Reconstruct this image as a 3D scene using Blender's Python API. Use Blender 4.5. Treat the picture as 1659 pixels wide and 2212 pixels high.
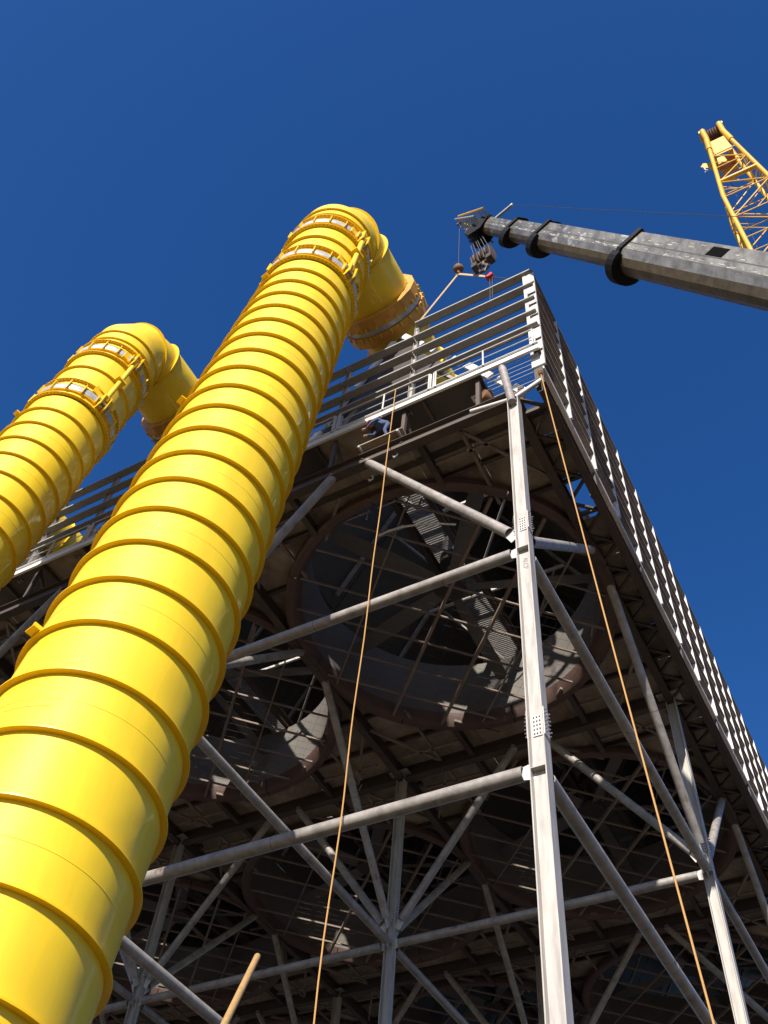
import bpy, bmesh, math, random
from mathutils import Vector, Matrix
random.seed(7)
S = bpy.context.scene
for o in list(bpy.data.objects): bpy.data.objects.remove(o, do_unlink=True)
C = S.collection
H0 = 1.6                                   # eye height; heights below are measured from the eye, hz() adds it
# ------------------------------------------------------------------ camera
cam_d = bpy.data.cameras.new('camera'); cam = bpy.data.objects.new('camera', cam_d); C.objects.link(cam)
RW = [[0.87626308, 0.47634841, 0.07249279], [-0.347474, 0.72895448, -0.58981963], [-0.33380359, 0.4916478, 0.80427458]]
m = Matrix(((RW[0][0], -RW[1][0], -RW[2][0], 0), (RW[0][1], -RW[1][1], -RW[2][1], 0), (RW[0][2], -RW[1][2], -RW[2][2], H0), (0, 0, 0, 1)))
cam.matrix_world = m
FPX, PCX, PCY = 2079.68, 829.5, 1106.0     # focal length and centre in pixels of a 1659 px wide picture
cam_d.sensor_fit = 'HORIZONTAL'; cam_d.sensor_width = 36.0; cam_d.lens = FPX / 1659 * 36
cam_d.clip_start = 0.1; cam_d.clip_end = 3000
S.camera = cam
S.render.resolution_x, S.render.resolution_y = 768, 1024
# ------------------------------------------------------------------ sky, sun, exposure
SUN_EL, SUN_AZ = math.radians(34), math.atan2(0.25, -0.97)     # azimuth from +Y towards +X
w = bpy.data.worlds.new('World'); S.world = w; w.use_nodes = True
nt = w.node_tree; nt.nodes.clear()
out = nt.nodes.new('ShaderNodeOutputWorld'); bg = nt.nodes.new('ShaderNodeBackground'); sky = nt.nodes.new('ShaderNodeTexSky')
sky.sky_type = 'NISHITA'; sky.sun_disc = False; sky.sun_elevation = SUN_EL; sky.sun_rotation = SUN_AZ
sky.altitude = 0; sky.air_density = 1.0; sky.dust_density = 0.7; sky.ozone_density = 6.0
bg.inputs['Strength'].default_value = 0.085
hsv = nt.nodes.new('ShaderNodeHueSaturation'); hsv.inputs['Saturation'].default_value = 1.22; hsv.inputs['Hue'].default_value = .509
nt.links.new(sky.outputs[0], hsv.inputs['Color']); nt.links.new(hsv.outputs[0], bg.inputs[0]); nt.links.new(bg.outputs[0], out.inputs[0])
sun_d = bpy.data.lights.new('sun', 'SUN'); sun = bpy.data.objects.new('sun', sun_d); C.objects.link(sun)
sun_d.energy = 4.6; sun_d.angle = math.radians(0.53); sun_d.color = (1.0, 0.93, 0.82)
sv = Vector((math.sin(SUN_AZ) * math.cos(SUN_EL), math.cos(SUN_AZ) * math.cos(SUN_EL), math.sin(SUN_EL)))
sun.rotation_euler = sv.to_track_quat('Z', 'Y').to_euler(); sun.location = (20, -40, 60)
S.render.engine = 'CYCLES'
S.view_settings.view_transform = 'Standard'; S.view_settings.look = 'None'; S.view_settings.gamma = 1
S.view_settings.exposure = 0.8
S.view_settings.use_curve_mapping = False

# ------------------------------------------------------------------ helpers
def ray(px, py):
    d = ((px - PCX) / FPX, (py - PCY) / FPX, 1.0)
    return Vector([sum(RW[k][i] * d[k] for k in range(3)) for i in range(3)])
def on(px, py, axis, v):                    # pixel -> point on the plane axis = v (heights from the eye), returned in world
    d = ray(px, py); t = v / d[axis]; p = d * t; p.z += H0; return p
def hz(z): return z + H0

MATS = {}
def mat(name, col, rough=0.5, metal=0.0, var=0.25, scale=3.0, col2=None, bump=0.0, spec=0.5, coat=0.0, streak=None, spots=None, wave=0.0):
    M = bpy.data.materials.new(name); M.use_nodes = True; n = M.node_tree; b = n.nodes['Principled BSDF']
    tc = n.nodes.new('ShaderNodeTexCoord'); mp = n.nodes.new('ShaderNodeMapping'); n.links.new(tc.outputs['Object'], mp.inputs[0])
    if streak: mp.inputs['Scale'].default_value = streak
    no = n.nodes.new('ShaderNodeTexNoise'); no.inputs['Scale'].default_value = scale; no.inputs['Detail'].default_value = 8; no.inputs['Roughness'].default_value = .65
    n.links.new(mp.outputs[0], no.inputs['Vector'])
    oi = n.nodes.new('ShaderNodeObjectInfo')
    r = n.nodes.new('ShaderNodeValToRGB'); r.color_ramp.elements[0].position = .33; r.color_ramp.elements[1].position = .68
    c2 = col2 or tuple(c * (1 - var) for c in col)
    r.color_ramp.elements[0].color = (*c2, 1); r.color_ramp.elements[1].color = (*col, 1)
    n.links.new(no.outputs['Fac'], r.inputs[0])
    hv = n.nodes.new('ShaderNodeHueSaturation')
    mr = n.nodes.new('ShaderNodeMapRange'); mr.inputs['To Min'].default_value = 1 - var * .35; mr.inputs['To Max'].default_value = 1 + var * .25
    n.links.new(oi.outputs['Random'], mr.inputs['Value']); n.links.new(mr.outputs[0], hv.inputs['Value'])
    n.links.new(r.outputs[0], hv.inputs['Color'])
    last = hv.outputs[0]
    if spots:                                # (colour, scale, threshold): rust or dirt patches with a shape of their own
        s = n.nodes.new('ShaderNodeTexNoise'); s.inputs['Scale'].default_value = spots[1]; s.inputs['Detail'].default_value = 10; s.inputs['Roughness'].default_value = .7
        n.links.new(mp.outputs[0], s.inputs['Vector'])
        rr = n.nodes.new('ShaderNodeValToRGB'); rr.color_ramp.elements[0].position = spots[2]; rr.color_ramp.elements[1].position = spots[2] + .07
        n.links.new(s.outputs['Fac'], rr.inputs[0])
        mx = n.nodes.new('ShaderNodeMix'); mx.data_type = 'RGBA'; n.links.new(rr.outputs[0], mx.inputs['Factor'])
        n.links.new(last, mx.inputs['A']); mx.inputs['B'].default_value = (*spots[0], 1); last = mx.outputs['Result']
    n.links.new(last, b.inputs['Base Color'])
    b.inputs['Metallic'].default_value = metal; b.inputs['Specular IOR Level'].default_value = spec
    b.inputs['Coat Weight'].default_value = coat; b.inputs['Coat Roughness'].default_value = .07
    rm = n.nodes.new('ShaderNodeMapRange'); rm.inputs['To Min'].default_value = max(.02, rough - .08); rm.inputs['To Max'].default_value = min(1, rough + .12)
    n.links.new(no.outputs['Fac'], rm.inputs['Value']); n.links.new(rm.outputs[0], b.inputs['Roughness'])
    if bump:
        bu = n.nodes.new('ShaderNodeBump'); bu.inputs['Strength'].default_value = bump; bu.inputs['Distance'].default_value = .02
        n.links.new(no.outputs['Fac'], bu.inputs['Height']); n.links.new(bu.outputs[0], b.inputs['Normal'])
    if wave:                                 # shallow unevenness of rolled plate
        wn = n.nodes.new('ShaderNodeTexNoise'); wn.inputs['Scale'].default_value = .9; wn.inputs['Detail'].default_value = 2
        n.links.new(tc.outputs['Object'], wn.inputs['Vector'])
        bu = n.nodes.new('ShaderNodeBump'); bu.inputs['Strength'].default_value = wave; bu.inputs['Distance'].default_value = .25
        n.links.new(wn.outputs['Fac'], bu.inputs['Height']); n.links.new(bu.outputs[0], b.inputs['Normal']); n.links.new(bu.outputs[0], b.inputs['Coat Normal'])
    MATS[name] = M; return M
mat('yellow', (.84, .585, .005), rough=.58, var=.10, scale=1.3, col2=(.77, .50, .008), coat=.35, spots=((.62, .37, .03), .8, .735), streak=(1.4, 1.4, .22), wave=.10)
mat('yellow_rib', (.86, .54, .004), rough=.38, var=.10, scale=2)
mat('yellow_crane', (.72, .40, .02), rough=.45, var=.2, scale=2, spots=((.25, .14, .05), 3, .68))
mat('galv', (.47, .435, .40), rough=.48, var=.28, scale=2.6, metal=.1, streak=(2.4, 2.4, .30), col2=(.28, .26, .24), spots=((.20, .13, .095), 1.3, .645), bump=.06)
mat('galv_pipe', (.37, .335, .31), rough=.48, var=.25, scale=3.0, metal=.1, col2=(.20, .18, .168), spots=((.115, .07, .052), 1.1, .585), bump=.05)
mat('galv_light', (.58, .55, .52), rough=.45, var=.2, scale=4, metal=.1, col2=(.46, .44, .43))
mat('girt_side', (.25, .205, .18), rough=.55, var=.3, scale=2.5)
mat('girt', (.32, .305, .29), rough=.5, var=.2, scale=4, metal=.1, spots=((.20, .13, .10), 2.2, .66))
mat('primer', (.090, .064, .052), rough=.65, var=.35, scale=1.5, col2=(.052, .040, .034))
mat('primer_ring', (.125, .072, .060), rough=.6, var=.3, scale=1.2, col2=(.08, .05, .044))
mat('deck', (.43, .36, .28), rough=.7, var=.55, scale=.9, col2=(.17, .125, .09), spots=((.50, .43, .29), .8, .63), bump=.15)
mat('guard', (.26, .20, .165), rough=.6, var=.35, scale=2)
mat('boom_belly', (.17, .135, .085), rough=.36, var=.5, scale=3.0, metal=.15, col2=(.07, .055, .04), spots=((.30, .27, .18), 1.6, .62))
mat('grease', (.05, .046, .04), rough=.5, var=.5, scale=8)
mat('scratch', (.50, .48, .40), rough=.6, var=.4, scale=8)
mat('chalk', (.30, .285, .27), rough=.9, var=.3, scale=14)
mat('dark_steel', (.055, .045, .042), rough=.55, var=.3, scale=2)
mat('shroud', (.16, .145, .132), rough=.8, var=.2, scale=1.0)
mat('blade', (.13, .125, .12), rough=.4, var=.1)
mat('bundle', (.11, .10, .092), rough=.5, var=.3, scale=20, streak=(1, 1, .05), metal=.3)
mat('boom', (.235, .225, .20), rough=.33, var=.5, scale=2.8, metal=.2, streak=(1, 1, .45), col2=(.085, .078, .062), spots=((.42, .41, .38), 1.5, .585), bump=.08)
mat('black', (.010, .010, .011), rough=.6, var=.3, spec=.2)
mat('void', (.003, .003, .003), rough=.9, var=.1, spec=.05)
mat('grey_paint', (.30, .33, .36), rough=.5, var=.3)
mat('collar', (.60, .30, .03), rough=.5, var=.3, scale=2.5, col2=(.42, .19, .03))
mat('scuff', (.52, .27, .03), rough=.8, var=.5, scale=9, col2=(.74, .47, .02))
mat('silver', (.52, .52, .52), rough=.42, var=.25, scale=6, metal=.35)
mat('rust', (.26, .13, .06), rough=.75, var=.5, scale=6, col2=(.15, .07, .035))
mat('hook_brown', (.14, .095, .07), rough=.6, var=.5, scale=5)
mat('rope', (.55, .30, .10), rough=.9, var=.25, scale=60, bump=.4)
mat('sling', (.48, .34, .20), rough=.9, var=.3, scale=20)
mat('red', (.45, .03, .05), rough=.5, var=.2)
mat('wire', (.09, .09, .10), rough=.5, metal=.5, var=.1)
mat('wood', (.40, .24, .09), rough=.65, var=.35, scale=8, streak=(6, 6, .5))
mat('ground', (.070, .056, .043), rough=.95, var=.4, scale=.15, bump=.4)
mat('bolt', (.22, .20, .19), rough=.5, metal=.5)
mat('blue_cloth', (.06, .09, .20), rough=.9, var=.3, scale=12)
mat('skin', (.42, .22, .15), rough=.6, var=.1)
mat('helmet', (.75, .16, .03), rough=.35, var=.05)
mat('white', (.72, .72, .70), rough=.5, var=.1)
mat('green', (.015, .09, .025), rough=.5, var=.2)

class MB:
    def __init__(s): s.v = []; s.f = []; s.sm = []
    def quad_box(s, o, x, y, z):            # corner o, edge vectors x y z
        b = len(s.v); o, x, y, z = map(Vector, (o, x, y, z))
        for k in range(8): s.v.append(o + x * (k & 1) + y * (k >> 1 & 1) + z * (k >> 2 & 1))
        fl = x.cross(y).dot(z) < 0
        for f in ((0, 2, 3, 1), (4, 5, 7, 6), (0, 1, 5, 4), (2, 6, 7, 3), (0, 4, 6, 2), (1, 3, 7, 5)):
            s.f.append(tuple(b + i for i in (f[::-1] if fl else f))); s.sm.append(False)
        return s
    def box(s, x0, x1, y0, y1, z0, z1): return s.quad_box((x0, y0, z0), (x1 - x0, 0, 0), (0, y1 - y0, 0), (0, 0, z1 - z0))
    def bar(s, a, b, w, h, up=(0, 0, 1)):   # box beam a->b, w across, h along up
        a, b = Vector(a), Vector(b); d = b - a; u = Vector(up); r = d.cross(u)
        if r.length < 1e-6: r = d.cross(Vector((0, 1, 0)))
        r.normalize(); u = r.cross(d).normalized()
        return s.quad_box(a - r * w / 2 - u * h / 2, d, r * w, u * h)
    def frame(s, d):
        d = Vector(d).normalized(); t = Vector((0, 0, 1)) if abs(d.z) < .9 else Vector((0, 1, 0))
        x = d.cross(t).normalized(); return x, d.cross(x).normalized()
    def tube(s, a, b, r, r2=None, n=12, caps=True):
        a, b = Vector(a), Vector(b); r2 = r if r2 is None else r2; x, y = s.frame(b - a); i0 = len(s.v)
        for p, q in ((a, r), (b, r2)):
            for k in range(n):
                t = 2 * math.pi * k / n; s.v.append(p + x * math.cos(t) * q + y * math.sin(t) * q)
        for k in range(n):
            l = (k + 1) % n; s.f.append((i0 + k, i0 + l, i0 + n + l, i0 + n + k)); s.sm.append(True)
        if caps:
            s.f.append(tuple(i0 + k for k in range(n))[::-1]); s.sm.append(False)
            s.f.append(tuple(i0 + n + k for k in range(n))); s.sm.append(False)
        return s
    def path(s, pts, r, n=6):
        pts = [Vector(p) for p in pts]; i0 = len(s.v); m_ = len(pts)
        for j, p in enumerate(pts):
            d = pts[min(j + 1, m_ - 1)] - pts[max(j - 1, 0)]; x, y = s.frame(d)
            for k in range(n):
                t = 2 * math.pi * k / n; s.v.append(p + x * math.cos(t) * r + y * math.sin(t) * r)
        for j in range(m_ - 1):
            for k in range(n):
                l = (k + 1) % n; s.f.append((i0 + j * n + k, i0 + j * n + l, i0 + j * n + n + l, i0 + j * n + n + k)); s.sm.append(True)
        s.f.append(tuple(i0 + k for k in range(n))[::-1]); s.sm.append(False)
        s.f.append(tuple(i0 + (m_ - 1) * n + k for k in range(n))); s.sm.append(False)
        return s
    def lathe(s, prof, o, d, n=48, closed=True, smooth=True, x=None, a0=0, a1=2 * math.pi):
        o = Vector(o); d = Vector(d).normalized()
        if x is None: x, y = s.frame(d)
        else: x = Vector(x); x = (x - d * x.dot(d)).normalized(); y = d.cross(x)
        full = abs(a1 - a0 - 2 * math.pi) < 1e-6; i0 = len(s.v); m_ = len(prof); nn = n if full else n + 1
        for k in range(nn):
            t = a0 + (a1 - a0) * k / n; e = x * math.cos(t) + y * math.sin(t)
            for (r, h) in prof: s.v.append(o + e * r + d * h)
        for k in range(n):
            l = (k + 1) % nn
            for j in range(m_ if closed else m_ - 1):
                q = (j + 1) % m_
                s.f.append((i0 + k * m_ + j, i0 + l * m_ + j, i0 + l * m_ + q, i0 + k * m_ + q)); s.sm.append(smooth)
        return s
    def poly(s, pts, ext):
        ext = Vector(ext); i0 = len(s.v); n = len(pts)
        for p in pts: s.v.append(Vector(p))
        for p in pts: s.v.append(Vector(p) + ext)
        s.f.append(tuple(range(i0, i0 + n))[::-1]); s.f.append(tuple(range(i0 + n, i0 + 2 * n))); s.sm += [False, False]
        for k in range(n):
            l = (k + 1) % n; s.f.append((i0 + k, i0 + l, i0 + n + l, i0 + n + k)); s.sm.append(False)
        return s
    def mesh(s, name, material):
        me = bpy.data.meshes.new(name); me.from_pydata([tuple(v) for v in s.v], [], s.f)
        me.polygons.foreach_set('use_smooth', s.sm); me.materials.append(MATS[material])
        bm = bmesh.new(); bm.from_mesh(me); bmesh.ops.recalc_face_normals(bm, faces=bm.faces); bm.to_mesh(me); bm.free()
        me.update(); return me
    def build(s, name, material, parent=None, edge=True): return link(name, s.mesh(name, material), parent)
def link(name, me, parent=None, loc=None, rz=None):
    o = bpy.data.objects.new(name, me); C.objects.link(o)
    if parent: o.parent = parent
    if loc is not None: o.location = loc
    if rz is not None: o.rotation_euler = (0, 0, rz)
    if me and any(p.use_smooth for p in me.polygons[:4000]) and not all(p.use_smooth for p in me.polygons[:4000]) is None:
        try: me.set_sharp_from_angle(angle=math.radians(38))
        except Exception: pass
    return o
def tag(o, label, cat, group=None):
    o['label'] = label; o['category'] = cat
    if group: o['group'] = group
    return o
def thing(name, label, cat, loc=(0, 0, 0), group=None):
    o = bpy.data.objects.new(name, None); C.objects.link(o); o.location = loc; o.empty_display_size = .3
    return tag(o, label, cat, group)
def part(mb, name, material, root):          # geometry given in world coordinates, parented to a root that only translates
    off = Vector(root.location)
    if root.parent: off = off + Vector(root.parent.location)
    for v in mb.v: v -= off
    return mb.build(name, material, root)
def copy_tree(o, parent=None):
    c = o.copy(); C.objects.link(c); c.parent = parent
    for ch in [k for k in o.children]: copy_tree(ch, c)
    return c
def hsec(mb, a, z1, w, d, t, along='x'):     # vertical H: flanges at +-w/2 in x, flange width d in y
    x, y, z0 = a
    for s_ in (-1, 1): mb.box(x + s_ * w / 2 - t / 2, x + s_ * w / 2 + t / 2, y - d / 2, y + d / 2, z0, z1)
    mb.box(x - w / 2 + t / 2, x + w / 2 - t / 2, y - t * .4, y + t * .4, z0, z1); return mb
def ibeam(mb, a, b, h, wd, t=.02):           # I beam a->b (a,b at beam centre)
    a, b = Vector(a), Vector(b)
    mb.bar(a, b, t, h - 2 * t); mb.bar(a + Vector((0, 0, h / 2 - t / 2)), b + Vector((0, 0, h / 2 - t / 2)), wd, t)
    mb.bar(a - Vector((0, 0, h / 2 - t / 2)), b - Vector((0, 0, h / 2 - t / 2)), wd, t); return mb

# ------------------------------------------------------------------ dimensions of the place (metres)
BX, BY, CX0, CY0 = 11.2, 14.06, -5.0, 13.46
NX, NY = 4, 4
Z1, Z2, ZB, ZW, ZT = hz(18.05), hz(11.6), hz(25.25), hz(27.75), hz(34.2)
XE, YF = -3.96, 13.46                        # right edge and front face of the deck
def cx(i): return CX0 - BX * i
ORD = ['first', 'second', 'third', 'fourth', 'fifth']
def cy(j): return CY0 + BY * j

# ------------------------------------------------------------------ ground
g = MB(); g.poly([(-900, -900, -.4), (900, -900, -.4), (900, 900, -.4), (-900, 900, -.4)], (0, 0, .4))
go = g.build('ground', 'ground'); go['kind'] = 'structure'

# ------------------------------------------------------------------ columns
def make_column(i, j):
    x, y = cx(i), cy(j)
    lab = ('sunlit grey H-section corner column with bolted splices under the deck corner' if (i, j) == (0, 0) else
           'grey H-section column, %s along the front and %s row back from the corner' % (ORD[i], ORD[j]))
    t = thing('steel_column', lab, 'column', (x, y, 0), None if (i, j) == (0, 0) else 'columns under the fan deck')
    part(hsec(MB(), (x, y, 0), ZB, .31, .30, .024), 'shaft', 'galv', t)
    part(MB().box(x - .5, x + .5, y - .45, y + .45, 0, .04), 'base_plate', 'galv', t)
    if (i, j) != (0, 0): part(MB().box(x - .42, x + .42, y - .4, y + .4, ZB, ZB + .03), 'cap_plate', 'galv', t)
    for zs in ((hz(19.07), hz(12.63), hz(4.2)) if j < 2 else (hz(12.63),)):
        spl = part(MB().box(x - .095, x + .095, y - .030, y - .0100, zs - .26, zs + .26), 'splice_plate', 'galv_light', t)
        part(MB().box(x + .1675, x + .185, y - .125, y + .125, zs - .34, zs + .34), 'splice_plate', 'galv_light', t)
        part(MB().box(x - .185, x - .1675, y - .125, y + .125, zs - .34, zs + .34), 'splice_plate', 'galv_light', t)
        b = MB()
        for u in (-.06, 0, .06):
            for v in (-.20, -.10, 0, .10, .20): b.tube((x + u, y - .031, zs + v), (x + u, y - .050, zs + v), .017, n=6)
        for sx in (-1, 1):
            for u in (-.09, .09):
                for v in (-.28, -.19, -.095, 0, .095, .19, .28):
                    b.tube((x + sx * .186, y + u, zs + v), (x + sx * random.uniform(.22, .25), y + u, zs + v), .016, n=6)
        o = part(b, 'bolt_heads', 'bolt', spl); o['kind'] = 'stuff'
    if j < 2:
        s = MB()
        for zz in (Z2 - .02, Z1 + .0):
            s.box(x - .142, x + .142, y - .145, y - .0100, zz - .02, zz + .0)
        part(s, 'stiffener', 'galv', t)
    return t
for i in range(NX + 1):
    for j in range(NY + 1): make_column(i, j)

# ------------------------------------------------------------------ pipe bracing
PR = .145
def open_pipe(mb, a, b, r=PR, n=16):          # thick walled pipe, open ends
    a, b = Vector(a), Vector(b); L = (b - a).length
    return mb.lathe([(r, 0), (r, L), (r - .02, L), (r - .02, 0)], a, b - a, n=n)
def brace(a, b, label, group, gus=True, name='pipe_brace', off=.34):
    a, b = Vector(a), Vector(b); d = (b - a).normalized(); mid = (a + b) / 2
    t = thing(name, label, 'brace', tuple(a), group)
    p = a + d * off; q = b - d * (off if name == 'pipe_brace' else .12)
    part(open_pipe(MB(), p, q), 'pipe', 'galv_pipe', t)
    side = d.cross(Vector((0, 0, 1))).normalized()
    up = side.cross(d).normalized()
    if gus:
        for e, s_ in ((p, -1), (q, 1)) if name == 'pipe_brace' else ((p, -1),):
            m_ = MB(); c = e - d * s_ * .22
            far = e + d * s_ * (.24 if name == 'pipe_brace' else .34)
            m_.poly([c + up * .10 - side * .012, c - up * .10 - side * .012, far - up * .2 - side * .012, far + up * .2 - side * .012], side * .024)
            o = part(m_, 'gusset_plate', 'galv_light', t)
    if L_joint and (b - a).length > 9:
        c = a + (b - a) * .52
        part(MB().lathe([(PR + .004, -.012), (PR + .004, .012), (PR - .004, .012), (PR - .004, -.012)], c, d, n=16), 'weld_seam', 'bolt', t)
    return t
L_joint = True
for i in range(NX + 1):
    for j in range(NY):
        for zz, nm in ((Z1, 'upper'), (Z2, 'lower')):
            if i < NX:
                lab = '%s grey pipe brace along the front direction, %s bay, %s row back from corner' % (nm, ORD[i], ORD[j])
                brace((cx(i), cy(j), zz), (cx(i + 1), cy(j), zz), lab, 'horizontal pipe braces')
            lab = '%s grey pipe brace running back, %s column line, %s bay from the corner' % (nm, ORD[i], ORD[j])
            brace((cx(i), cy(j), zz), (cx(i), cy(j + 1), zz), lab, 'horizontal pipe braces')
        # diagonal struts fan up from the upper node to the deck at mid bay
        for dx, dy in ((-1, 0), (1, 0), (0, 1), (0, -1)):
            if (dx == 1 and i == 0) or (dx == -1 and i == NX) or (dy == -1 and j == 0): continue
            a = Vector((cx(i), cy(j), Z1 + .35)); L = BX / 2 - .55 if dx else BY / 2 - .75
            b = Vector((cx(i) + dx * L, cy(j) + dy * L, ZB - .02))
            lab = ('diagonal pipe strut rising from the corner column to the front edge' if (i, j, dx) == (0, 0, -1) else
                   'diagonal pipe strut rising from the corner column towards the back' if (i, j) == (0, 0) else
                   'pipe strut rising %s from column %s along the front, %s row back' % ('backwards' if dy > 0 else 'forwards' if dy < 0 else 'cornerwards' if dx > 0 else 'away from corner', ORD[i], ORD[j]))
            brace(a, b, lab, None if (i, j) == (0, 0) else 'diagonal struts', name='pipe_strut', off=.62)

# ------------------------------------------------------------------ fan deck, one module per bay
FR = 5.42                                     # shroud inlet radius
def make_bay(i, j):
    x1, x0 = cx(i), cx(i + 1); y0, y1 = cy(j), cy(j + 1)
    mx, my = (x0 + x1) / 2, (y0 + y1) / 2
    first = (i, j) == (0, 0)
    xr = XE if i == 0 else x1
    t = thing('fan_deck', 'brown steel fan deck bay at the building corner with cross bracing below' if first else
              'brown fan deck bay, %s along the front, %s row back from the corner' % (ORD[i], ORD[j]), 'fan deck', (mx, my, ZB), None if first else 'fan deck bays')
    zp = ZB + .34
    nx, ny = 6, 8; px, py = (x1 - x0) / nx, (y1 - y0) / ny
    xs = [(x0 + k * px, x0 + (k + 1) * px) for k in range(nx)] + ([(x1, XE)] if i == 0 else [])
    for (a, b) in xs:
        for k in range(ny):
            c, d = y0 + k * py, y0 + (k + 1) * py
            if i == 0 and j == 0 and a >= x1 and k in (2,): continue          # missing plate near the corner
            if i == 0 and j == 0 and a >= x1 and k == 0: c += .9
            cs = [(a, c), (b, c), (a, d), (b, d)]
            rr = [math.hypot(u - mx, v - my) for u, v in cs]
            nx_ = min(max(mx, a), b); ny_ = min(max(my, c), d); rmin = math.hypot(nx_ - mx, ny_ - my)
            if max(rr) < FR + .1: continue
            gp = .006; mb = MB(); dz = random.uniform(0, .012)
            if rmin > FR + .1: mb.box(a + gp, b - gp, c + gp, d - gp, zp + dz, zp + .012 + dz)
            else:
                n_ = 7
                for u in range(n_):
                    for v in range(n_):
                        ua, ub = a + gp + (b - a - 2 * gp) * u / n_, a + gp + (b - a - 2 * gp) * (u + 1) / n_
                        va, vb = c + gp + (d - c - 2 * gp) * v / n_, c + gp + (d - c - 2 * gp) * (v + 1) / n_
                        if math.hypot((ua + ub) / 2 - mx, (va + vb) / 2 - my) > FR + .12: mb.box(ua, ub, va, vb, zp + dz, zp + .012 + dz)
                if not mb.v: continue
            part(mb, 'deck_panel', 'deck', t)
    # girders on the column lines, joists between, clipped by the fan opening
    def beam(a, b, h, wd, zc, name='joist', mt='primer'):
        a, b = Vector((*a, zc)), Vector((*b, zc)); d = b - a; L = d.length; d.normalize(); c = Vector((mx, my, zc)) - a
        s = c.dot(d); pp = (c - d * s).length; R = FR + .30; segs = [(0, L)]
        if pp < R:
            hh = math.sqrt(R * R - pp * pp); segs = [(0, min(L, s - hh)), (max(0, s + hh), L)]
        for s0, s1 in segs:
            if s1 - s0 > .35: part(ibeam(MB(), a + d * s0, a + d * s1, h, wd), name, mt, t)
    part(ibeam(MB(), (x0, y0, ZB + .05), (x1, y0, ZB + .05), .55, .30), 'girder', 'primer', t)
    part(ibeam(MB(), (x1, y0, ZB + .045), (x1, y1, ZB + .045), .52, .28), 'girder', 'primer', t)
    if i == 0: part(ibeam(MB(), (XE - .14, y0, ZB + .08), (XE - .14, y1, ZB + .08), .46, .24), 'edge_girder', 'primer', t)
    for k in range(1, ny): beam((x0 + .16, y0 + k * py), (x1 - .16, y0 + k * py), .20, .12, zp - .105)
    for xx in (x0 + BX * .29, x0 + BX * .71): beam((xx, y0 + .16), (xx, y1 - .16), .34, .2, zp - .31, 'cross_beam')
    # flat bracing under the joists at the four corners
    for sx in (-1, 1):
        for sy in (-1, 1):
            ex, ey = mx + sx * BX / 2, my + sy * BY / 2
            for (u0, v0, u1, v1) in ((1.85, .35, .15, 3.0), (1.9, .3, 1.95, 3.3), (4.7, .85, 3.4, 2.15), (.6, 1.05, 3.1, 1.05)):
                p = Vector((ex - sx * u0, ey - sy * v0, zp - .33)); q = Vector((ex - sx * u1, ey - sy * v1, zp - .33))
                part(MB().bar(p, q, .10, .10), 'bracing', 'guard', t)
    if i == 0:                                # zigzag bracing under the right edge strip
        n_ = 10
        for k in range(n_):
            a = (x1 + .05, y0 + BY * k / n_, ZB + .0); b = (XE - .2, y0 + BY * (k + .5) / n_, ZB + .0); c = (x1 + .05, y0 + BY * (k + 1) / n_, ZB + .0)
            part(MB().bar(a, b, .09, .10), 'zigzag_brace', 'primer', t); part(MB().bar(b, c, .09, .10), 'zigzag_brace', 'primer', t)
            part(MB().bar((x1 + .1, y0 + BY * (k + .5) / n_, ZB + .18), (XE - .2, y0 + BY * (k + .5) / n_, ZB + .18), .10, .16), 'zigzag_brace', 'primer', t)
    return t
for i in range(NX):
    for j in range(NY): make_bay(i, j)

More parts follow.
